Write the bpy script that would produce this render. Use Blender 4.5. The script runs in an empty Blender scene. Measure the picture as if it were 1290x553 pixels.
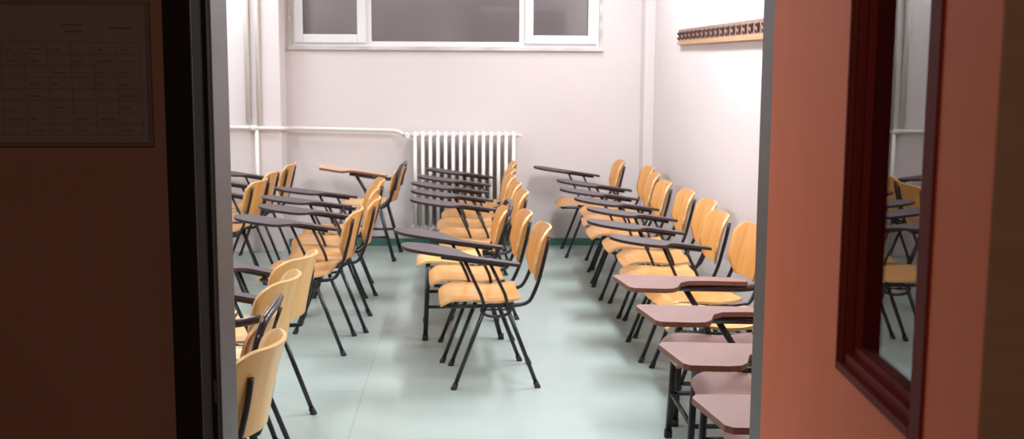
import bpy, bmesh, math, random
from mathutils import Vector, Matrix
R = math.radians
C = bpy.context.scene.collection
scn = bpy.context.scene

# ------------------------------------------------------------------ camera
cam = bpy.data.objects.new('camera', bpy.data.cameras.new('camera'))
C.objects.link(cam)
cam.data.sensor_width = 36
cam.data.lens = 1300 / 1290 * 36
cam.data.clip_start = 0.02
cam.data.shift_y = -.0345
cam.matrix_world = (Matrix.Translation((0, 0, 1.58)) @ Matrix.Rotation(R(-2.4), 4, 'Z')
                    @ Matrix.Rotation(R(90 - 6.9), 4, 'X') @ Matrix.Rotation(R(.3), 4, 'Z'))
cam.data.dof.use_dof = True
cam.data.dof.focus_distance = 2.6
cam.data.dof.aperture_fstop = 9
scn.camera = cam

# ------------------------------------------------------------------ world and exposure
w = bpy.data.worlds.new('world'); scn.world = w; w.use_nodes = True
w.node_tree.nodes['Background'].inputs[0].default_value = (.62, .59, .62, 1)
w.node_tree.nodes['Background'].inputs[1].default_value = 2.2
scn.view_settings.view_transform = 'Standard'
scn.view_settings.look = 'None'
scn.view_settings.gamma = 1
scn.view_settings.use_curve_mapping = False
scn.view_settings.exposure = 0.5

# ------------------------------------------------------------------ ceiling lamps: (x, y, power)
LAMPS = [(.85, 3.4, 33), (.98, 5.5, 53), (.85, 7.5, 21), (-2.1, 3.4, 27), (-2.1, 5.6, 28), (-2.1, 7.7, 26)]
CEIL = 3.0
for (lx, ly, p) in LAMPS:
    ld = bpy.data.lights.new('tube_light', 'AREA'); ld.shape = 'RECTANGLE'
    ld.size = .26; ld.size_y = 1.25; ld.energy = p; ld.color = (.91, .945, 1.0)
    lo = bpy.data.objects.new('tube_light', ld); lo.location = (lx, ly, CEIL - .105); C.objects.link(lo)


ld = bpy.data.lights.new('corridor_fill', 'AREA'); ld.shape = 'RECTANGLE'   # unseen fill added behind the camera to lift the dark corridor
ld.size = .3; ld.size_y = .3; ld.energy = 13; ld.color = (1.0, .84, .62)
lo = bpy.data.objects.new('corridor_fill', ld); lo.location = (-.3, -.9, 2.78); C.objects.link(lo)

# ------------------------------------------------------------------ materials
def mat(name, col, rough=.5, metal=0, noise=None, spec=.5, bump=None, coat=0):
    m = bpy.data.materials.new(name); m.use_nodes = True
    nt = m.node_tree; b = nt.nodes['Principled BSDF']
    b.inputs['Base Color'].default_value = (*col, 1)
    b.inputs['Roughness'].default_value = rough
    b.inputs['Metallic'].default_value = metal
    b.inputs['Specular IOR Level'].default_value = spec
    b.inputs['Coat Weight'].default_value = coat
    if noise:      # (scale xyz, second colour, detail)
        sc, c2 = noise[0], noise[1]
        tc = nt.nodes.new('ShaderNodeTexCoord'); mp = nt.nodes.new('ShaderNodeMapping')
        mp.inputs['Scale'].default_value = sc
        nz = nt.nodes.new('ShaderNodeTexNoise'); nz.inputs['Scale'].default_value = 1
        nz.inputs['Detail'].default_value = noise[2] if len(noise) > 2 else 4
        rp = nt.nodes.new('ShaderNodeValToRGB')
        rp.color_ramp.elements[0].position = .35; rp.color_ramp.elements[1].position = .68
        rp.color_ramp.elements[0].color = (*col, 1); rp.color_ramp.elements[1].color = (*c2, 1)
        nt.links.new(tc.outputs['Object'], mp.inputs[0]); nt.links.new(mp.outputs[0], nz.inputs['Vector'])
        nt.links.new(nz.outputs['Fac'], rp.inputs[0]); nt.links.new(rp.outputs[0], b.inputs['Base Color'])
        if bump:
            bp = nt.nodes.new('ShaderNodeBump'); bp.inputs['Strength'].default_value = bump
            bp.inputs['Distance'].default_value = .002
            nt.links.new(nz.outputs['Fac'], bp.inputs['Height']); nt.links.new(bp.outputs[0], b.inputs['Normal'])
    return m


M = {}
M['wall'] = mat('painted_plaster', (.715, .64, .63), .75, noise=((1.1, 1.1, .8), (.75, .68, .67), 5), bump=.1)
M['cream'] = mat('cream_paint', (.76, .72, .67), .45)
M['corridor'] = mat('corridor_paint', (.25, .108, .078), .7, noise=((3, 3, 3), (.28, .125, .09)))
M['ceiling'] = mat('ceiling_paint', (.78, .77, .75), .9, noise=((2, 2, 2), (.82, .81, .79)))
M['skirt'] = mat('green_skirting', (.07, .22, .17), .4, noise=((2, 2, 2), (.09, .25, .2)))
M['wood'] = mat('varnished_beech', (.61, .27, .065), .33, noise=((3, 26, 3), (.70, .36, .115), 5), coat=.3)
M['woodpale'] = mat('varnished_beech_pale', (.80, .46, .15), .3, noise=((3, 26, 3), (.88, .56, .23), 5), coat=.3)
M['woodedge'] = mat('plywood_edge', (.78, .50, .24), .45, noise=((4, 4, 90), (.60, .33, .12), 3))
M['black'] = mat('black_steel', (.012, .011, .014), .32, spec=.5, noise=((9, 9, 9), (.02, .018, .022)))
M['darkmetal'] = mat('dark_plum_steel', (.035, .02, .026), .22, spec=.6, noise=((9, 9, 9), (.045, .028, .035)))
M['rubber'] = mat('black_rubber', (.015, .015, .015), .7, noise=((30, 30, 30), (.025, .025, .025)))
M['tablet'] = mat('grey_laminate', (.098, .078, .083), .6, spec=.25, noise=((8, 8, 8), (.112, .09, .096)))
M['tabedge'] = mat('dark_edge', (.03, .02, .024), .4, noise=((8, 8, 8), (.04, .028, .03)))
M['pink'] = mat('pink_laminate', (.22, .125, .11), .55, spec=.3, noise=((7, 7, 7), (.245, .14, .122)))
M['pinkedge'] = mat('brown_edge', (.19, .08, .05), .45, noise=((8, 8, 8), (.24, .1, .06)))
M['peach'] = mat('peach_laminate', (.68, .42, .27), .35, noise=((5, 22, 5), (.74, .48, .32)))
M['white'] = mat('white_enamel', (.80, .75, .71), .35, noise=((5, 5, 5), (.83, .785, .745)))
M['pvc'] = mat('white_plastic', (.78, .77, .78), .35, noise=((4, 4, 4), (.82, .8, .81)))
M['gasket'] = mat('dark_gasket', (.05, .045, .05), .6, noise=((9, 9, 9), (.07, .06, .065)))
M['marble'] = mat('veined_marble', (.72, .67, .64), .35, noise=((5, 5, 14), (.50, .45, .42), 8))
M['alu'] = mat('grey_metal_liner', (.125, .112, .112), .45, metal=.3, noise=((2, 2, 12), (.15, .135, .135)))
M['darkframe'] = mat('black_door_frame', (.018, .013, .010), .85, spec=.05, noise=((4, 4, 4), (.022, .016, .012)))
M['salmon'] = mat('salmon_laminate', (.86, .20, .085), .6, spec=.2, noise=((12, 12, 4), (.88, .215, .095)))
M['red'] = mat('dark_red_moulding', (.17, .015, .013), .6, spec=.12, noise=((6, 6, 6), (.18, .018, .015)))
M['hookwood'] = mat('hook_rail_wood', (.33, .20, .16), .5, noise=((4, 2, 60), (.28, .165, .125), 4))
M['hookstrip'] = mat('light_wood_strip', (.52, .29, .15), .5, noise=((4, 2, 60), (.58, .34, .18), 4))
M['bronze'] = mat('bronze_hook', (.06, .03, .025), .4, metal=.4, noise=((20, 20, 20), (.09, .045, .04)))
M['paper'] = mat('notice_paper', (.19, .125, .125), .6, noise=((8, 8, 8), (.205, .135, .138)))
M['ink'] = mat('faint_ink', (.115, .068, .07), .7, noise=((30, 30, 30), (.125, .075, .08)))
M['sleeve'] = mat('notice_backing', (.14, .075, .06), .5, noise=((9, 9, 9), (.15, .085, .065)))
M['concrete'] = mat('grey_lightwell', (.32, .30, .29), .9, noise=((.9, .9, .9), (.20, .185, .18), 4))
M['corrfloor'] = mat('corridor_floor', (.12, .10, .08), .5, noise=((3, 3, 3), (.15, .12, .1)))
M['lipping'] = mat('olive_wood_edge', (.27, .14, .088), .6, noise=((3, 3, 40), (.32, .17, .105)))
M['brass'] = mat('dull_brass', (.35, .22, .12), .4, metal=.8, noise=((9, 9, 9), (.4, .27, .16)))


def floor_mat():
    m = bpy.data.materials.new('mint_vinyl'); m.use_nodes = True
    nt = m.node_tree; b = nt.nodes['Principled BSDF']; L = nt.links
    tc = nt.nodes.new('ShaderNodeTexCoord')
    n1 = nt.nodes.new('ShaderNodeTexNoise'); n1.inputs['Scale'].default_value = 2.2; n1.inputs['Detail'].default_value = 6
    L.new(tc.outputs['Object'], n1.inputs['Vector'])
    rp = nt.nodes.new('ShaderNodeValToRGB')
    rp.color_ramp.elements[0].position = .3; rp.color_ramp.elements[0].color = (.36, .435, .405, 1)
    rp.color_ramp.elements[1].position = .75; rp.color_ramp.elements[1].color = (.42, .495, .46, 1)
    L.new(n1.outputs['Fac'], rp.inputs[0])
    # welded seams between the sheets of vinyl
    br = nt.nodes.new('ShaderNodeTexBrick')
    br.offset = .5; br.inputs['Scale'].default_value = 1
    br.inputs['Brick Width'].default_value = 3.6; br.inputs['Row Height'].default_value = 1.9
    br.inputs['Mortar Size'].default_value = .004; br.inputs['Mortar Smooth'].default_value = .3
    br.inputs['Color1'].default_value = (1, 1, 1, 1); br.inputs['Color2'].default_value = (1, 1, 1, 1)
    br.inputs['Mortar'].default_value = (.80, .82, .81, 1)
    mp = nt.nodes.new('ShaderNodeMapping')
    mp.inputs['Rotation'].default_value = (0, 0, R(90)); mp.inputs['Location'].default_value = (1.2, .505, 0)
    L.new(tc.outputs['Object'], mp.inputs[0]); L.new(mp.outputs[0], br.inputs['Vector'])
    mx = nt.nodes.new('ShaderNodeMix'); mx.data_type = 'RGBA'; mx.blend_type = 'MULTIPLY'
    mx.inputs[0].default_value = 1
    L.new(rp.outputs[0], mx.inputs[6]); L.new(br.outputs['Color'], mx.inputs[7])
    L.new(mx.outputs[2], b.inputs['Base Color'])
    n2 = nt.nodes.new('ShaderNodeTexNoise'); n2.inputs['Scale'].default_value = 5; n2.inputs['Detail'].default_value = 5
    L.new(tc.outputs['Object'], n2.inputs['Vector'])
    r2 = nt.nodes.new('ShaderNodeMapRange'); r2.inputs[3].default_value = .26; r2.inputs[4].default_value = .42
    L.new(n2.outputs['Fac'], r2.inputs[0]); L.new(r2.outputs[0], b.inputs['Roughness'])
    bp = nt.nodes.new('ShaderNodeBump'); bp.inputs['Strength'].default_value = .12; bp.inputs['Distance'].default_value = .004
    L.new(n2.outputs['Fac'], bp.inputs['Height']); L.new(bp.outputs[0], b.inputs['Normal'])
    return m


M['floor'] = floor_mat()


def glass_mat(name, rough, col):
    m = bpy.data.materials.new(name); m.use_nodes = True
    b = m.node_tree.nodes['Principled BSDF']
    b.inputs['Base Color'].default_value = (*col, 1)
    b.inputs['Transmission Weight'].default_value = 1
    b.inputs['Roughness'].default_value = rough
    b.inputs['IOR'].default_value = 1.5
    return m


M['glass'] = glass_mat('clear_glass', 0, (.95, .97, .96))
M['frost'] = glass_mat('frosted_glass', .16, (.90, .86, .87))
em = bpy.data.materials.new('lamp_diffuser'); em.use_nodes = True
em.node_tree.nodes['Principled BSDF'].inputs['Emission Color'].default_value = (1, .97, .93, 1)
em.node_tree.nodes['Principled BSDF'].inputs['Emission Strength'].default_value = 3
M['diffuser'] = em


# ------------------------------------------------------------------ mesh helpers
def new_bm():
    return bmesh.new()


def add_box(bm, lo, hi, bevel=0, mi=0):
    lo, hi = Vector(lo), Vector(hi)
    r = bmesh.ops.create_cube(bm, size=1)
    vs = r['verts']
    for v in vs:
        v.co = Vector(((lo.x + hi.x) / 2 + v.co.x * (hi.x - lo.x), (lo.y + hi.y) / 2 + v.co.y * (hi.y - lo.y),
                       (lo.z + hi.z) / 2 + v.co.z * (hi.z - lo.z)))
    fs = set(f for v in vs for f in v.link_faces)
    for f in fs: f.material_index = mi
    if bevel:
        es = set(e for v in vs for e in v.link_edges)
        bmesh.ops.bevel(bm, geom=list(es), offset=bevel, segments=2, affect='EDGES', profile=.5)
    return bm


def round_path(pts, r=.03, n=5):
    pts = [Vector(p) for p in pts]; out = [pts[0]]
    for i in range(1, len(pts) - 1):
        a, b, c = pts[i - 1], pts[i], pts[i + 1]
        d1 = (a - b); d2 = (c - b)
        k = min(r, d1.length * .48, d2.length * .48)
        p0 = b + d1.normalized() * k; p2 = b + d2.normalized() * k
        for j in range(n + 1):
            t = j / n
            out.append(p0 * (1 - t) ** 2 + b * 2 * t * (1 - t) + p2 * t * t)
    out.append(pts[-1])
    return out


def add_tube(bm, pts, rad, n=10, rr=.03, square=False, scale=(1, 1)):
    """Sweep a round (or rounded square) section along a path with rounded corners; rad may be a list."""
    P = round_path(pts, rr) if len(pts) > 2 else [Vector(p) for p in pts]
    rads = rad if isinstance(rad, (list, tuple)) else [rad] * len(P)
    if len(rads) != len(P): rads = [rads[0] + (rads[-1] - rads[0]) * i / (len(P) - 1) for i in range(len(P))]
    rings = []; up = None
    for i, p in enumerate(P):
        t = (P[min(i + 1, len(P) - 1)] - P[max(i - 1, 0)]).normalized()
        if up is None:
            ref = Vector((0, 1, 0)) if abs(t.y) < .9 else Vector((0, 0, 1))
            up = (ref - t * ref.dot(t)).normalized()
        else:
            up = (up - t * up.dot(t)).normalized()
        sd = t.cross(up)
        ring = []
        for k in range(n):
            a = 2 * math.pi * k / n + (math.pi / n if square else 0)
            ca, sa = math.cos(a), math.sin(a)
            if square:
                q = (abs(ca) ** 5 + abs(sa) ** 5) ** (-1 / 5); ca *= q * .92; sa *= q * .92
            ring.append(bm.verts.new(p + up * ca * rads[i] * scale[0] + sd * sa * rads[i] * scale[1]))
        rings.append(ring)
    for a, b in zip(rings, rings[1:]):
        for k in range(n):
            bm.faces.new((a[k], a[(k + 1) % n], b[(k + 1) % n], b[k])).smooth = True
    bm.faces.new(rings[0][::-1]); bm.faces.new(rings[-1])
    return bm


def add_sheet(bm, f, nu, nv, th, mi_edge=None):
    """Closed curved sheet: f(u,v) -> point, u,v in -1..1, thickness th along the normal."""
    top = [[None] * (nv + 1) for _ in range(nu + 1)]; bot = [[None] * (nv + 1) for _ in range(nu + 1)]
    for i in range(nu + 1):
        for j in range(nv + 1):
            u, v = -1 + 2 * i / nu, -1 + 2 * j / nv
            p = Vector(f(u, v)); e = .02
            uu = max(-.98, min(.98, u)); vv = max(-.98, min(.98, v))
            du = Vector(f(uu + e, vv)) - Vector(f(uu - e, vv)); dv = Vector(f(uu, vv + e)) - Vector(f(uu, vv - e))
            n = du.cross(dv)
            n = n.normalized() if n.length > 1e-9 else Vector((0, 0, 1))
            top[i][j] = bm.verts.new(p + n * th / 2); bot[i][j] = bm.verts.new(p - n * th / 2)
    for i in range(nu):
        for j in range(nv):
            bm.faces.new((top[i][j], top[i + 1][j], top[i + 1][j + 1], top[i][j + 1])).smooth = True
            bm.faces.new((bot[i][j + 1], bot[i + 1][j + 1], bot[i + 1][j], bot[i][j])).smooth = True
    def side(a, b, c, d):
        fc = bm.faces.new((a, b, c, d))
        if mi_edge is not None: fc.material_index = mi_edge
    for i in range(nu):
        side(top[i][0], bot[i][0], bot[i + 1][0], top[i + 1][0]); side(top[i + 1][nv], bot[i + 1][nv], bot[i][nv], top[i][nv])
    for j in range(nv):
        side(top[0][j + 1], bot[0][j + 1], bot[0][j], top[0][j]); side(top[nu][j], bot[nu][j], bot[nu][j + 1], top[nu][j + 1])
    return bm


def spline(ctrl, n=5):
    """closed Catmull-Rom through ctrl"""
    out = []; k = len(ctrl)
    for i in range(k):
        p0, p1, p2, p3 = [Vector(ctrl[(i + j - 1) % k]) for j in range(4)]
        for s in range(n):
            t = s / n
            out.append(.5 * ((2 * p1) + (p2 - p0) * t + (2 * p0 - 5 * p1 + 4 * p2 - p3) * t * t + (3 * p1 - p0 - 3 * p2 + p3) * t ** 3))
    return out


def add_plate(bm, outline, zf, th, mi_top=0, mi_side=1):
    """flat plate from a 2D outline; zf(x) gives the height of its top"""
    top = [bm.verts.new((p[0], p[1], zf(p[0]))) for p in outline]
    bot = [bm.verts.new((p[0], p[1], zf(p[0]) - th)) for p in outline]
    f = bm.faces.new(top); f.material_index = mi_top
    f2 = bm.faces.new(bot[::-1]); f2.material_index = mi_side
    n = len(top)
    for i in range(n):
        g = bm.faces.new((top[i], bot[i], bot[(i + 1) % n], top[(i + 1) % n])); g.material_index = mi_side
    bmesh.ops.triangulate(bm, faces=[f, f2])
    return bm


def to_mesh(name, bm, mats):
    me = bpy.data.meshes.new(name)
    bmesh.ops.recalc_face_normals(bm, faces=bm.faces)
    bm.to_mesh(me); bm.free()
    for m in (mats if isinstance(mats, (list, tuple)) else [mats]): me.materials.append(M[m])
    return me


def obj(name, bm, mats, parent=None, label=None):
    o = bpy.data.objects.new(name, bm if isinstance(bm, bpy.types.Mesh) else to_mesh(name, bm, mats))
    C.objects.link(o); o.parent = parent
    if label: o['label'] = label
    return o


def thing(name, label, cat, loc=(0, 0, 0), rz=0, group=None):
    o = bpy.data.objects.new(name, None); C.objects.link(o)
    o.empty_display_size = .1; o.location = loc; o.rotation_euler = (0, 0, rz)
    o['label'] = label; o['category'] = cat
    if group: o['group'] = group
    return o


def struct(name, bm, mats, parent=None):
    o = obj(name, bm, mats, parent); o['kind'] = 'structure'
    return o


def sroot(name):
    o = bpy.data.objects.new(name, None); C.objects.link(o); o['kind'] = 'structure'; return o


# ------------------------------------------------------------------ the room
XL, XR, YF, YB = -4.2, 1.53, 1.754, 8.70
FY = 1.60                                   # corridor face of the front wall
OL, OR_, OH = -.403, .500, 2.08             # opening: liner faces and head
bm = new_bm(); add_box(bm, (XL - .15, FY + .01, -.1), (XR + .15, YB + .2, 0)); struct('floor', bm, 'floor')
bm = new_bm(); add_box(bm, (XL - .15, FY + .02, CEIL), (XR + .15, YB + .2, CEIL + .12)); struct('ceiling', bm, 'ceiling')
bm = new_bm(); add_box(bm, (XR, YF, 0), (XR + .15, YB + .2, CEIL)); struct('wall_right', bm, 'wall')
bm = new_bm(); add_box(bm, (XL - .15, YF, 0), (XL, YB + .2, CEIL)); struct('wall_left', bm, 'wall')
# back wall with the window opening
WX0, WX1, WZ0, WZ1 = -1.475, 1.095, 1.685, 2.62
bm = new_bm()
add_box(bm, (XL, YB, 0), (WX0, YB + .2, CEIL)); add_box(bm, (WX1, YB, 0), (XR, YB + .2, CEIL))
add_box(bm, (WX0, YB, 0), (WX1, YB + .2, WZ0)); add_box(bm, (WX0, YB, WZ1), (WX1, YB + .2, CEIL))
struct('wall_back', bm, 'wall')
bm = new_bm(); add_box(bm, (-2.35, 8.42, 0), (-1.52, YB, CEIL), .006); struct('trim_1', bm, 'wall')        # boxed-out pier
bm = new_bm(); add_box(bm, (1.445, 8.5, 0), (XR, YB, CEIL), .004); struct('trim_2', bm, 'wall')
bm = new_bm()
add_box(bm, (-1.515, YB - .014, 0), (1.44, YB, .062), .003); add_box(bm, (XL, YB - .014, 0), (-2.355, YB, .062), .003)
struct('baseboard_back', bm, 'skirt')
bm = new_bm(); add_box(bm, (XR - .014, YF + .01, 0), (XR, 8.495, .062), .003); struct('baseboard_right', bm, 'skirt')
bm = new_bm(); add_box(bm, (XL, YF + .01, 0), (XL + .014, YB - .02, .062), .003); struct('baseboard_left', bm, 'skirt')
# front wall, seen from the corridor
bm = new_bm()
add_box(bm, (XL, FY, 0), (OL - .055, YF, CEIL)); add_box(bm, (OR_ + .055, FY, 0), (XR, YF, CEIL))
add_box(bm, (OL - .055, FY, OH + .05), (OR_ + .055, YF, CEIL))
struct('wall_front', bm, 'corridor')
# the corridor
bm = new_bm(); add_box(bm, (XL, -1.8, -.1), (XR + .6, FY + .01, 0)); struct('floor_corridor', bm, 'corrfloor')
bm = new_bm(); add_box(bm, (XL, -1.8, 2.8), (XR + .6, FY, 2.9)); struct('ceiling_corridor', bm, 'corridor')
bm = new_bm(); add_box(bm, (XL, -1.9, 0), (XR + .6, -1.8, 2.8)); struct('wall_corridor', bm, 'corridor')
bm = new_bm(); add_box(bm, (XR + .5, -1.8, 0), (XR + .6, FY, 2.8)); struct('wall_corridor_right', bm, 'corridor')
bm = new_bm(); add_box(bm, (XL - .1, -1.8, 0), (XL, FY, 2.8)); struct('wall_corridor_left', bm, 'corridor')
bm = new_bm(); add_box(bm, (XR, FY, 0), (XR + .6, FY + .15, 2.8)); struct('wall_corridor_end', bm, 'corridor')
# light well outside the window
bm = new_bm(); add_box(bm, (-3.5, 10.4, 0), (3.5, 10.5, 3.1)); add_box(bm, (.1, 9.6, 1.2), (.9, 9.9, 2.05), .02)
add_box(bm, (-1.75, 9.5, 1), (-1.45, 9.7, 3.1), .02)
struct('wall_lightwell', bm, 'concrete')

# ------------------------------------------------------------------ door frame
f = sroot('door_1')
bm = new_bm()   # black outer frame and rebate, both sides and head
add_box(bm, (OL - .052, FY - .035, 0), (OL - .008, FY + .028, OH + .05), .003)
add_box(bm, (OR_ + .008, FY - .0, 0), (OR_ + .052, FY + .028, OH + .05), .003)
add_box(bm, (OL - .008, FY - .03, OH + .008), (OR_ + .008, FY + .028, OH + .05), .003)
add_box(bm, (OL - .052, FY + .026, 0), (OL - .002, FY + .048, OH), .001)
fr = struct('door_frame', bm, 'darkframe', f)
bm = new_bm()  # thin pale strip put in as the highlight along the lit frame edge
add_box(bm, (OL - .0105, FY - .0365, 0), (OL - .0085, FY - .0345, OH), .0005)
struct('frame_edge_highlight', bm, 'alu', fr)
bm = new_bm()   # light metal liner of the opening
add_box(bm, (OL - .05, FY + .048, 0), (OL, YF + .004, OH + .05), .002)
add_box(bm, (OR_, FY + .034, 0), (OR_ + .05, YF + .004, OH + .05), .002)
add_box(bm, (OL, FY + .034, OH), (OR_, YF + .004, OH + .05), .002)
struct('door_liner', bm, 'alu', f)
bm = new_bm(); add_box(bm, (OL - .0075, FY + .0245, .98), (OL - .0015, FY + .0275, 1.10), .001)
sp = struct('strike_plate', bm, 'darkframe', f)
bm = new_bm(); add_box(bm, (OL - .0062, FY + .023, 1.03), (OL - .0028, FY + .0255, 1.065))
struct('latch_slot', bm, 'gasket', sp)

# ------------------------------------------------------------------ the open door leaf
BETA = R(3.0)
leaf = sroot('door_2')
leaf.location = (.472, FY - .004, 0)
leaf.rotation_euler = (0, 0, -BETA)        # local -y runs from the hinges to the free edge, -x faces the opening
LW, LH, TH = .768, 2.05, .048
wy0, wy1, wz0, wz1 = -.382, -.652, 1.206, 1.86       # outer edge of the glazing moulding
bm = new_bm()
add_box(bm, (0, wy0 - .006, .01), (TH, 0, LH)); add_box(bm, (0, -LW, .01), (TH, wy1 + .006, LH))
add_box(bm, (0, wy1 + .006, .01), (TH, wy0 - .006, wz0 + .006)); add_box(bm, (0, wy1 + .006, wz1 - .006), (TH, wy0 - .006, LH))
struct('door_panel', bm, 'salmon', leaf)
bm = new_bm(); add_box(bm, (.0004, -LW - .003, .01), (TH - .0004, -LW, LH), .001); struct('door_edge_lipping', bm, 'lipping', leaf)


def ring(bm, x0, x1, y0, y1, z0, z1, wf, wn, wz, bev=.0012):
    """rectangular ring in the yz plane, y0 > y1; widths at the hinge side, the free side, and top and bottom"""
    add_box(bm, (x0, y0 - wf, z0), (x1, y0, z1), bev); add_box(bm, (x0, y1, z0), (x1, y1 + wn, z1), bev)
    add_box(bm, (x0, y1 + wn, z0), (x1, y0 - wf, z0 + wz), bev); add_box(bm, (x0, y1 + wn, z1 - wz), (x1, y0 - wf, z1), bev)


bm = new_bm()
ring(bm, -.003, .052, wy0, wy1, wz0, wz1, .006, .028, .010)
ring(bm, .005, .050, wy0 - .006, wy1 + .028, wz0 + .010, wz1 - .010, .007, .006, .012)
ring(bm, .014, .050, wy0 - .013, wy1 + .034, wz0 + .022, wz1 - .022, .006, .006, .010)
struct('glazing_moulding', bm, 'red', leaf)
bm = new_bm(); add_box(bm, (.023, wy1 + .038, wz0 + .030), (.028, wy0 - .017, wz1 - .030))
struct('door_glass', bm, 'glass', leaf)
for hz in (.25, 1.0, 1.8):
    bm = new_bm(); add_tube(bm, [(.02, .010, hz), (.02, .010, hz + .09)], .006); struct('hinge', bm, 'darkframe', leaf)

# ------------------------------------------------------------------ window
win = sroot('window_1')
bm = new_bm()
add_box(bm, (WX0 - .03, YB - .03, WZ0 - .036), (WX1 + .025, YB + .02, WZ0 - .004), .003)
struct('window_sill', bm, 'marble', win)
bm = new_bm()
add_box(bm, (WX0 - .022, YB - .012, WZ0 - .004), (WX0 + .004, YB + .05, WZ1), .002)
add_box(bm, (WX1 - .004, YB - .012, WZ0 - .004), (WX1 + .020, YB + .05, WZ1), .002)
struct('window_reveal', bm, 'marble', win)


def rect_ring(bm, x0, x1, y0, y1, z0, z1, wd, bev=.004):
    add_box(bm, (x0, y0, z0), (x0 + wd, y1, z1), bev); add_box(bm, (x1 - wd, y0, z0), (x1, y1, z1), bev)
    add_box(bm, (x0 + wd, y0, z0), (x1 - wd, y1, z0 + wd), bev); add_box(bm, (x0 + wd, y0, z1 - wd), (x1 - wd, y1, z1), bev)


bm = new_bm()
rect_ring(bm, WX0 + .004, WX1 - .004, YB + .010, YB + .07, WZ0 - .004, WZ1 - .002, .042)
MX0, MX1 = -.862, .470
add_box(bm, (MX0, YB + .010, WZ0 + .03), (MX0 + .052, YB + .07, WZ1 - .04), .004)
add_box(bm, (MX1 - .052, YB + .010, WZ0 + .03), (MX1, YB + .07, WZ1 - .04), .004)
struct('window_frame', bm, 'pvc', win)
for (a, b) in ((WX0 + .028, MX0 + .006), (MX1 - .006, WX1 - .028)):
    bm = new_bm(); rect_ring(bm, a, b, YB - .012, YB + .045, WZ0 + .022, WZ1 - .03, .072, .006)
    s = struct('window_sash', bm, 'pvc', win)
    bm = new_bm(); rect_ring(bm, a + .068, b - .068, YB + .010, YB + .022, WZ0 + .09, WZ1 - .098, .008, 0)
    struct('gasket', bm, 'gasket', s)
    bm = new_bm(); add_box(bm, (a + .07, YB + .022, WZ0 + .09), (b - .07, YB + .028, WZ1 - .1)); struct('pane', bm, 'frost', s)
bm = new_bm(); add_box(bm, (MX0 + .05, YB + .038, WZ0 + .036), (MX1 - .05, YB + .044, WZ1 - .04)); pn = struct('pane', bm, 'frost', win)
bm = new_bm(); rect_ring(bm, MX0 + .05, MX1 - .05, YB + .028, YB + .038, WZ0 + .036, WZ1 - .04, .006, 0); struct('gasket', bm, 'gasket', pn)

# ------------------------------------------------------------------ ceiling lamps (fixtures)
names = ['nearest the door by the right wall', 'in the middle of the right row', 'nearest the window in the right row',
         'nearest the door in the left row', 'in the middle of the left row', 'nearest the window in the left row']
for (lx, ly, p), nm in zip(LAMPS, names):
    t = thing('ceiling_light', 'long white fluorescent ceiling light ' + nm, 'ceiling light', (lx, ly, CEIL), 0, 'fluorescent ceiling lights')
    bm = new_bm(); add_box(bm, (-.16, -.66, -.05), (.16, .66, 0), .006); obj('housing', bm, 'white', t)
    for sx in (-.07, .07):
        bm = new_bm(); add_tube(bm, [(sx, -.6, -.072), (sx, .6, -.072)], .014, 12); obj('fluorescent_tube', bm, 'diffuser', t)
    for sy in (-1, 1):
        bm = new_bm(); add_box(bm, (-.13, sy * .63 - .015, -.09), (.13, sy * .63 + .015, -.05), .004); obj('lamp_holder', bm, 'white', t)

# ------------------------------------------------------------------ radiator
rad = thing('radiator', 'white cast iron column radiator on the back wall below the window', 'radiator', (-.475, 8.575, 0))
NS = 14; PW = .0625; z0, z1 = .145, .985


def section_mesh():
    bm = new_bm()
    for yy in (-.072, -.024, .024, .072):
        add_tube(bm, [(0, yy, z0 + .04), (0, yy, z1 - .04)], .0165, 12, square=True, scale=(1.0, .95) if abs(yy) > .05 else (1, .8))
    # rounded heads at top and bottom joining the columns
    for zc, s in ((z1 - .032, 1), (z0 + .032, -1)):
        add_tube(bm, [(0, -.072, zc - s * .03), (0, -.072, zc + s * .004), (0, -.045, zc + s * .016), (0, .045, zc + s * .016), (0, .072, zc + s * .004), (0, .072, zc - s * .03)], .0160, 12, rr=.025, square=True)
        add_tube(bm, [(0, -.06, zc), (0, .06, zc)], .016, 12, square=True)
        add_tube(bm, [(-PW / 2, -.01, zc), (PW / 2, -.01, zc)], .023, 14)
    return to_mesh('radiator_section', bm, 'white')


sm = section_mesh()
for i in range(NS):
    o = obj('radiator_section', sm, None, rad); o.location = ((i + .5) * PW, 0, 0)
for xx in (PW * 1.5, PW * 12.5):
    bm = new_bm(); add_tube(bm, [(xx, .12, z0 + .03), (xx, -.03, z0 + .03)], .009, 8); obj('wall_bracket', bm, 'white', rad)
bm = new_bm()
add_tube(bm, [(-.055, -.005, z1 - .035), (.0, -.005, z1 - .035)], .013, 12)
add_tube(bm, [(-.03, -.005, z1 - .035), (-.03, -.06, z1 - .035)], [.017, .02], 14)
add_tube(bm, [(-.04, -.005, z1 - .055), (-.04, -.005, z1 - .012)], .02, 12)
obj('valve', bm, 'white', rad)
bm = new_bm()
add_tube(bm, [(NS * PW, -.005, z1 - .035), (NS * PW + .035, -.005, z1 - .035)], .016, 12)
add_tube(bm, [(NS * PW + .02, -.03, z1 - .035), (NS * PW + .02, .02, z1 - .035)], .010, 10)
obj('bleed_plug', bm, 'white', rad)

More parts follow.
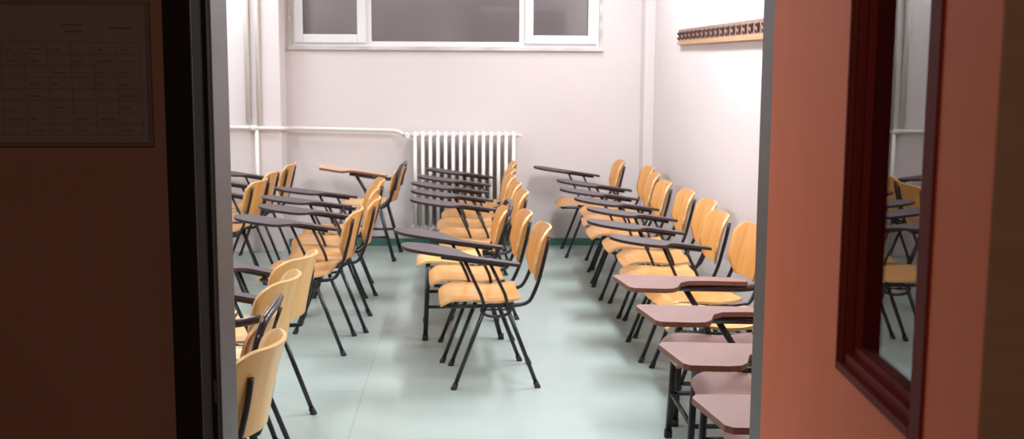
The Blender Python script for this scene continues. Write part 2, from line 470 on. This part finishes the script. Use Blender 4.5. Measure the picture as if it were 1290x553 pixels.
# ------------------------------------------------------------------ heating pipes
hp = thing('heating_pipe', 'cream heating pipe running level from the pier to the radiator valve', 'pipe', (0, 0, 0))
bm = new_bm(); add_tube(bm, [(-2.6, 8.385, 1.035), (-1.50, 8.385, 1.015), (-1.475, 8.61, 1.005), (-.60, 8.61, .985), (-.535, 8.57, .953)], .0165, 12, rr=.04)
obj('pipe_run', bm, 'cream', hp)
bm = new_bm(); add_tube(bm, [(-1.735, 8.385, 1.0), (-1.735, 8.385, 1.04)], .026, 12); add_tube(bm, [(-1.77, 8.385, 1.021), (-1.70, 8.385, 1.019)], .022, 12)
obj('tee_joint', bm, 'cream', hp)
for xx in (-2.1,):
    bm = new_bm(); add_tube(bm, [(xx, 8.385, 1.027), (xx, 8.43, 1.027)], .008, 8); obj('pipe_clip', bm, 'cream', hp)
for xx, ya in ((-1.69, 8.39), (-1.775, 8.39)):
    bm = new_bm(); add_tube(bm, [(xx, ya, 1.06 if xx < -1.7 else 1.03), (xx, ya, CEIL)], (.0165 if xx > -1.7 else .020), 12)
    t = obj('riser_pipe', bm, 'cream')
    t['label'] = 'thin cream vertical pipe, the right one of the pair above the level pipe' if xx > -1.7 else 'thicker cream vertical pipe, the left one of the pair on the pier'
    t['category'] = 'pipe'
bm = new_bm(); add_tube(bm, [(-1.71, 8.385, 0), (-1.71, 8.385, 1.01)], .017, 12)
t = obj('drop_pipe', bm, 'cream'); t['label'] = 'thin cream vertical pipe going down from the level pipe to the floor'; t['category'] = 'pipe'

# ------------------------------------------------------------------ coat hook rail on the right wall
hr = thing('coat_rack', 'long wooden coat hook rail on the right wall with a row of bronze hooks', 'coat rack', (XR, 0, 0))
ya, yb = 4.7, 7.48
bm = new_bm(); add_box(bm, (-.018, ya, 1.712), (0, yb, 1.798), .003); obj('back_board', bm, 'hookwood', hr)
bm = new_bm(); add_box(bm, (-.026, ya, 1.688), (0, yb, 1.716), .003); obj('lower_rail', bm, 'hookstrip', hr, 'lighter wood strip')
bm = new_bm()
add_tube(bm, [(-.018, 0, 1.772), (-.030, 0, 1.772)], .009, 10)
add_tube(bm, [(-.024, 0, 1.778), (-.024, 0, 1.728)], .0055, 8)
add_tube(bm, [(-.024, 0, 1.768), (-.034, 0, 1.758), (-.038, 0, 1.768)], .0048, 8, rr=.012)
add_tube(bm, [(-.024, 0, 1.735), (-.034, 0, 1.724), (-.038, 0, 1.736)], .0048, 8, rr=.012)
bmesh.ops.create_icosphere(bm, subdivisions=1, radius=.007, matrix=Matrix.Translation((-.038, 0, 1.769)))
bmesh.ops.create_icosphere(bm, subdivisions=1, radius=.006, matrix=Matrix.Translation((-.038, 0, 1.737)))
hm = to_mesh('coat_hook', bm, 'bronze')
nh = 22
for i in range(nh):
    o = obj('coat_hook', hm, None, hr); o.location = (0, yb - .08 - i * (yb - ya - .13) / (nh - 1), 0)

# ------------------------------------------------------------------ notice on the corridor wall
nt_ = thing('notice', 'faint printed timetable sheet pinned on the dark corridor wall left of the doorway', 'notice', (-.482, FY, 0))
bm = new_bm(); add_box(bm, (-.34, -.004, 1.444), (0, -.0002, 1.664), .001); obj('backing_sheet', bm, 'sleeve', nt_)
bm = new_bm(); add_box(bm, (-.335, -.006, 1.450), (-.006, -.004, 1.657)); pp = obj('paper', bm, 'paper', nt_)
bm = new_bm()
for i in range(9): add_box(bm, (-.325, -.0066, 1.462 + i * .0175), (-.014, -.006, 1.4624 + i * .0175))
for i in range(10): add_box(bm, (-.325 + i * .0345, -.0066, 1.462), (-.3246 + i * .0345, -.006, 1.602))
random.seed(4)
for i in range(9):
    for j in range(8):
        if random.random() < .5:
            x = -.32 + i * .0345; z = 1.468 + j * .0175
            add_box(bm, (x, -.0066, z), (x + random.uniform(.008, .024), -.006, z + .0016))
add_box(bm, (-.130, -.0066, 1.627), (-.098, -.006, 1.6295)); add_box(bm, (-.126, -.0066, 1.617), (-.100, -.006, 1.619))
add_box(bm, (-.06, -.0066, 1.622), (-.024, -.006, 1.625)); add_box(bm, (-.31, -.0066, 1.622), (-.25, -.006, 1.625))
obj('printed_table', bm, 'ink', pp)

# ------------------------------------------------------------------ chairs: meshes of every part, made once
ME = {}


def outline_w(d0, d1, W, r):
    """half width near two ends with corner radius r, d0/d1 distances to the ends"""
    d = min(d0, d1)
    if d >= r: return W
    return W - r + math.sqrt(max(0, r * r - (r - d) ** 2))


def seat_point(u, v, W=.198, x0=-.262, x1=.125, zb=.428):
    x = x0 + (u + 1) / 2 * (x1 - x0)
    # cosine spacing bunches rings near the ends
    tt = (1 - math.cos((u + 1) / 2 * math.pi)) / 2; x = x0 + tt * (x1 - x0)
    wd = outline_w(x - x0 + .0008, x1 - x + .0008, W, .036)
    y = v * wd
    z = zb - .012 * math.exp(-((x - .0) / .09) ** 2) + .010 * (abs(v) ** 2.5)
    if x < -.19: z -= ((-.19 - x) / .072) ** 2 * .034
    if x > .06: z += ((x - .06) / .065) ** 2 * .006
    return (x, y, z)


def back_point(u, v, dx=0, wrap=.052):
    t = (1 - math.cos((u + 1) / 2 * math.pi)) / 2
    h = .264
    s = t * h
    W = .180
    wd = outline_w(1, h - s + .0006, W, .068)
    if s < .085: wd = min(wd, .112 + (W - .112) * (s / .085) ** .8)
    if s < .012: wd -= (.012 - s) * .8
    y = v * wd
    x = .222 + .052 * t + .012 * t * t * t - wrap * (abs(y) / .180) ** 2.2 + dx
    z = .505 + s * .985
    return (x, y, z)


def build_meshes():
    # --- wooden tablet-arm chair
    bm = new_bm(); add_sheet(bm, seat_point, 22, 14, .011, 1); ME['seat'] = to_mesh('seat', bm, ['wood', 'woodedge'])
    bm = new_bm(); add_sheet(bm, back_point, 24, 16, .011, 1); ME['back'] = to_mesh('backrest', bm, ['wood', 'woodedge'])
    ME['seat_pale'] = ME['seat'].copy(); ME['seat_pale'].materials[0] = M['woodpale']
    bm = new_bm(); add_sheet(bm, lambda u, v: back_point(u, v, .012, .098), 24, 18, .012, 1); ME['back_pale'] = to_mesh('backrest', bm, ['woodpale', 'woodedge'])
    for s in (-1, 1):
        for e, nm in ((-1, 'f'), (1, 'r')):
            bm = new_bm()
            add_tube(bm, [(e * .203 + .003, s * .198, .004), (e * .052 + .003, s * .186, .400)], .0105, 10)
            ME['leg', nm, s] = to_mesh('leg', bm, 'black')
            bm = new_bm()
            a = Vector((e * .203 + .003, s * .198, 0)); d = (Vector((e * .052 + .003, s * .186, .4)) - a).normalized()
            add_tube(bm, [a, a + Vector((0, 0, .006)), a + d * .03], [.016, .0135], 12, rr=.002)
            ME['cap', nm, s] = to_mesh('foot_cap', bm, 'rubber')
        bm = new_bm()      # side tube: under the seat, bending up behind it to carry the backrest
        pts = [(-.235, s * .150, .398), (-.20, s * .182, .404), (.10, s * .182, .404), (.165, s * .174, .414),
               (.208, s * .166, .505), (.247, s * .160, .66), (.262, s * .160, .735)]
        add_tube(bm, pts, .0095, 10, rr=.05)
        ME['tube', s] = to_mesh('side_tube', bm, 'black')
        bm = new_bm()      # the same tube for the deeply curved backrest
        add_tube(bm, pts[:4] + [(.165, s * .174, .414), (.205, s * .140, .50), (.232, s * .132, .62), (.242, s * .130, .69)], .0095, 10, rr=.05)
        ME['ptube', s] = to_mesh('side_tube', bm, 'black')
        # bracket: oval ring with a bar, and cheek plate
        bm = new_bm()
        N = 20
        rg = [(.003 + .070 * math.cos(2 * math.pi * k / N), s * .192, .385 + .031 * math.sin(2 * math.pi * k / N)) for k in range(N + 1)]
        add_tube(bm, rg, .0075, 8, rr=.004)
        add_box(bm, (-.058, s * .192 - .003, .384), (.064, s * .192 + .003, .392), .001)
        add_box(bm, (-.07, s * .192 - .004, .398), (.076, s * .192 + .004, .410), .002)
        ME['bracket', s] = to_mesh('side_bracket', bm, 'black')
    bm = new_bm()
    add_tube(bm, [(-.235, -.155, .398), (-.235, .155, .398)], .0085, 8)
    add_tube(bm, [(.06, -.186, .396), (.06, .186, .396)], .0085, 8)
    add_tube(bm, [(-.05, -.186, .396), (-.05, .186, .396)], .0085, 8)
    ME['cross'] = to_mesh('cross_bars', bm, 'black')
    for s in (-1, 1):
        zf = lambda x: .637 - .150 * x
        ctrl = [(.105, .256), (.110, .235), (.105, .203), (.0, .200), (-.09, .196), (-.135, .155), (-.175, .085), (-.23, .045),
                (-.34, .038), (-.415, .070), (-.447, .13), (-.437, .20), (-.39, .245), (-.30, .262), (-.15, .264), (.0, .260)]
        bm = new_bm(); add_plate(bm, [(x, s * y) for x, y, *_ in [tuple(p) for p in spline([(a, b, 0) for a, b in ctrl], 5)]], zf, .015)
        ME['tablet', s] = to_mesh('writing_tablet', bm, ['tablet', 'tabedge'])
        bm = new_bm()
        add_tube(bm, [(.06, s * .222, zf(.06) - .024), (-.26, s * .222, zf(-.26) - .024)], .0085, 8)
        ME['tabrail', s] = to_mesh('tablet_rail', bm, 'black')
        for j, (xa, xb, xc) in enumerate(((-.150, -.068, -.052), (-.028, .048, .058))):
            bm = new_bm()
            add_tube(bm, [(xa, s * .222, zf(xa) - .022), (xb, s * .216, .46), (xc, s * .200, .400)], .0082, 8, rr=.05)
            ME['support', j, s] = to_mesh('tablet_support', bm, 'black')
    # --- heavier chair with square tube frame and laminate tablet
    for s in (-1, 1):
        bm = new_bm(); add_tube(bm, [(-.215, s * .20, .004), (-.195, s * .195, .42)], .0145, 12, square=True); ME['bleg', 'f', s] = to_mesh('leg', bm, 'black')
        bm = new_bm(); add_tube(bm, [(.215, s * .20, .004), (.105, s * .195, .42)], .0145, 12, square=True); ME['bleg', 'r', s] = to_mesh('leg', bm, 'black')
        for e, nm in ((-1, 'f'), (1, 'r')):
            bm = new_bm(); add_tube(bm, [(e * .215, s * .20, 0), (e * .214, s * .20, .03)], .018, 12, square=True); ME['bcap', nm, s] = to_mesh('foot_cap', bm, 'rubber')
        bm = new_bm(); add_tube(bm, [(-.20, s * .195, .412), (.10, s * .195, .412), (.175, s * .195, .45), (.225, s * .19, .60), (.262, s * .186, .70)], .0135, 12, rr=.05, square=True)
        ME['btube', s] = to_mesh('side_tube', bm, 'black')
        bm = new_bm(); add_tube(bm, [(-.205, s * .197, .19), (.165, s * .197, .19)], .010, 8); ME['bstretch', s] = to_mesh('side_stretcher', bm, 'black')
        zf = lambda x: .672 - .03 * x
        ctrl = [(.10, .268), (.10, .185), (-.07, .183), (-.15, .172), (-.19, .135), (-.22, .05), (-.245, .022), (-.28, .012), (-.40, .012),
                (-.418, .03), (-.455, .235), (-.44, .262), (-.38, .268)]
        bm = new_bm(); add_plate(bm, [(x, s * y) for x, y in ctrl], zf, .018)
        bv = to_mesh('writing_tablet', bm, ['pink', 'pinkedge'])
        ME['btablet', s] = bv
        ME['bpeach', s] = bv.copy(); ME['bpeach', s].materials[0] = M['peach']
        bm = new_bm()
        add_tube(bm, [(-.20, s * .205, zf(0) - .030), (.10, s * .207, zf(.1) - .034), (.19, s * .212, .655), (.232, s * .196, .64)], .0155, 10, rr=.04)
        ME['brail', s] = to_mesh('tablet_rail', bm, 'darkmetal')
        bm = new_bm()
        add_tube(bm, [(-.165, s * .225, zf(-.165) - .026), (-.07, s * .21, .50), (-.045, s * .20, .42)], .013, 10, rr=.03, square=True)
        ME['bsupport', s] = to_mesh('tablet_support', bm, 'black')
    bm = new_bm()
    add_tube(bm, [(-.205, -.2, .19), (-.205, .2, .19)], .010, 8); ME['bfront'] = to_mesh('front_stretcher', bm, 'black')
    bm = new_bm()
    add_tube(bm, [(-.20, -.195, .412), (-.20, .195, .412)], .012, 8); add_tube(bm, [(.10, -.195, .412), (.10, .195, .412)], .012, 8)
    ME['bcross'] = to_mesh('cross_bars', bm, 'black')
    f2 = lambda u, v: (lambda p: (p[0] * .98 - .003, p[1] * .96, p[2] + .009 - .006 * (1 - abs(v)) ** 2))(seat_point(u, v))
    bm = new_bm(); add_sheet(bm, f2, 22, 14, .013, 1); ME['bseat'] = to_mesh('seat', bm, ['pink', 'pinkedge'])
    ME['bseat_wood'] = ME['bseat'].copy(); ME['bseat_wood'].materials[0] = M['woodpale']; ME['bseat_wood'].materials[1] = M['woodedge']
    fb = lambda u, v: (lambda p: (p[0] - .012, p[1] * .94, p[2] - .040))(back_point(u, v))
    bm = new_bm(); add_sheet(bm, fb, 24, 16, .012, 1); ME['bback'] = to_mesh('backrest', bm, ['wood', 'woodedge'])
    # hoop of dark tube running over the backrest
    bm = new_bm()
    pts = [(.222, -.188, .56), (.252, -.186, .70), (.270, -.165, .746), (.280, -.06, .756), (.280, .06, .756), (.270, .165, .746), (.252, .186, .70), (.222, .188, .56)]
    add_tube(bm, pts, .0135, 10, rr=.05); ME['hoop'] = to_mesh('back_hoop', bm, 'darkmetal')
    for k, (x, y) in enumerate(((-.19, -.13), (-.19, .13), (.07, -.13), (.07, .13))):
        z = f2(0, 0)[2] + .012 - (.006 if x < -.1 else .0)
        bm = new_bm(); add_tube(bm, [(x, y, z - .004), (x, y, z + .004)], .010, 10)
        ME['bbolt', k] = to_mesh('seat_bolt', bm, 'black')



build_meshes()


def P(name, key, root, label=None):
    return obj(name, ME[key], None, root, label)


def wood_chair(x, y, rz, label, arm=1, pale=False, tab_tilt=0, sc=1.0):
    t = thing('tablet_arm_chair', label, 'chair', (x, y, 0), R(rz), 'wooden tablet arm chairs')
    t.scale = (sc, sc, sc)
    P('seat', 'seat_pale' if pale else 'seat', t); P('backrest', 'back_pale' if pale else 'back', t)
    for s in (-1, 1):
        for nm in 'fr':
            l = P('leg', ('leg', nm, s), t); P('foot_cap', ('cap', nm, s), l)
        P('side_tube', ('ptube' if pale else 'tube', s), t); P('side_bracket', ('bracket', s), t)
    P('cross_bars', 'cross', t)
    if arm:
        w_ = P('writing_tablet', ('tablet', arm), t); P('tablet_rail', ('tabrail', arm), w_)
        P('tablet_support', ('support', 0, arm), t); P('tablet_support', ('support', 1, arm), t)
    return t


def frame_chair(x, y, rz, label, arm=1, tab='btablet', seat='bseat', hoop=True, tilt=0):
    t = thing('laminate_tablet_chair' if arm else 'frame_chair', label, 'chair', (x, y, 0), R(rz), 'heavier framed chairs')
    s_ = P('seat', seat, t); P('backrest', 'bback', t)
    for k in range(4): P('seat_bolt', ('bbolt', k), s_)
    for s in (-1, 1):
        for nm in 'fr':
            l = P('leg', ('bleg', nm, s), t); P('foot_cap', ('bcap', nm, s), l)
        P('side_tube', ('btube', s), t); P('side_stretcher', ('bstretch', s), t)
    P('front_stretcher', 'bfront', t); P('cross_bars', 'bcross', t)
    if hoop: P('back_hoop', 'hoop', t)
    if arm:
        w_ = P('writing_tablet', (tab, arm), t); P('tablet_rail', ('brail', arm), w_); P('tablet_support', ('bsupport', arm), t)
        if tilt:
            w_.location = (.0, 0, -.672 * 0); w_.rotation_euler = (0, R(tilt), 0)
            # keep the tablet at its height while it tilts about the arm's rear end
            w_.location = (.1 - (.1 * math.cos(R(tilt)) + .67 * math.sin(R(tilt))), 0, .67 - (-.1 * math.sin(R(tilt)) + .67 * math.cos(R(tilt))) - .035)
    return t


# right column, from the back wall towards the door
wood_chair(.98, 8.325, 0, 'wooden tablet arm chair nearest the back wall in the right column')
wood_chair(1.13, 7.83, 0, 'wooden chair without a tablet second from the back wall in the right column', arm=0)
wood_chair(1.085, 7.36, -3, 'wooden tablet arm chair third from the back wall in the right column')
wood_chair(1.07, 6.86, 0, 'wooden tablet arm chair fourth from the back wall in the right column')
wood_chair(1.12, 6.375, 0, 'wooden tablet arm chair fifth from the back wall in the right column')
wood_chair(1.15, 5.925, 0, 'wooden tablet arm chair sixth from the back wall in the right column')
wood_chair(1.10, 5.45, 1, 'second nearest wooden chair with a grey tablet in the right column')
wood_chair(1.17, 4.98, 8, 'nearest wooden chair with a grey tablet in the right column, just behind the pink desktops')
frame_chair(1.14, 4.46, -10, 'chair with straight black legs, mostly hidden by the door edge, behind the pink desktops', arm=0, seat='bseat_wood', hoop=False)
frame_chair(1.055, 3.97, 0, 'black framed chair with the farthest of the four pink desktops')
frame_chair(1.065, 3.44, 0, 'black framed chair with the second farthest of the four pink desktops')
frame_chair(1.055, 2.93, 0, 'black framed chair with the second nearest of the four pink desktops')
frame_chair(1.05, 2.41, 0, 'black framed chair with the nearest pink desktop at the bottom right')

# centre column
wood_chair(.10, 8.18, 0, 'wooden tablet arm chair of the centre column standing right against the radiator')
wood_chair(.06, 7.655, 2, 'wooden tablet arm chair second from the radiator in the centre column')
wood_chair(.04, 7.225, 2, 'wooden tablet arm chair third from the radiator in the centre column')
wood_chair(.06, 6.795, 2, 'wooden tablet arm chair fourth from the radiator in the centre column')
wood_chair(.08, 6.355, 2, 'wooden tablet arm chair fifth from the radiator in the centre column')
frame_chair(-.04, 5.915, 2, 'chair with a dark metal hoop over its backrest, tucked into the centre column', arm=0, seat='bseat_wood')
wood_chair(.05, 5.48, 3, 'second nearest wooden chair of the centre column, long grey tablet on its near side', arm=-1)
wood_chair(.116, 5.03, 3, 'nearest wooden chair of the centre column, all its legs in view', arm=-1)

# column left of the aisle
frame_chair(-.79, 8.22, -4, 'black framed chair with a long peach desktop standing left of the radiator', tab='bpeach', seat='bseat_wood', tilt=7)
wood_chair(-.86, 6.98, 9, 'farthest grey tablet chair of the column just left of the open floor')
wood_chair(-.86, 6.515, 8, 'second farthest grey tablet chair of the column just left of the open floor')
wood_chair(-.81, 6.065, 2, 'second nearest orange chair with a grey tablet left of the open floor, backrest nearly edge-on')
wood_chair(-.87, 5.615, -2, 'nearest orange chair with a grey tablet left of the open floor')
wood_chair(-.94, 4.345, -13, 'pale wooden chair with a wide curved backrest, the farthest beside the door jamb', pale=True)
wood_chair(-.94, 3.88, -5, 'pale wooden chair with curved backrest just in front of its twin beside the door jamb', pale=True)
frame_chair(-.93, 3.425, 2, 'chair with a dark metal hoop and a peach desktop beside the left door jamb', tab='bpeach', seat='bseat_wood')
wood_chair(-.84, 2.985, -5, 'nearest pale wooden chair at the lower left, cut by the door jamb', pale=True)

# far left column, half hidden by the jamb
wood_chair(-1.645, 8.07, -1, 'wooden tablet arm chair in the far left column beside the pier with the pipes')
wood_chair(-1.68, 7.53, -2, 'wooden tablet arm chair second from the back in the far left column')
wood_chair(-1.66, 7.00, -8, 'wooden tablet arm chair nearest in view in the far left column')
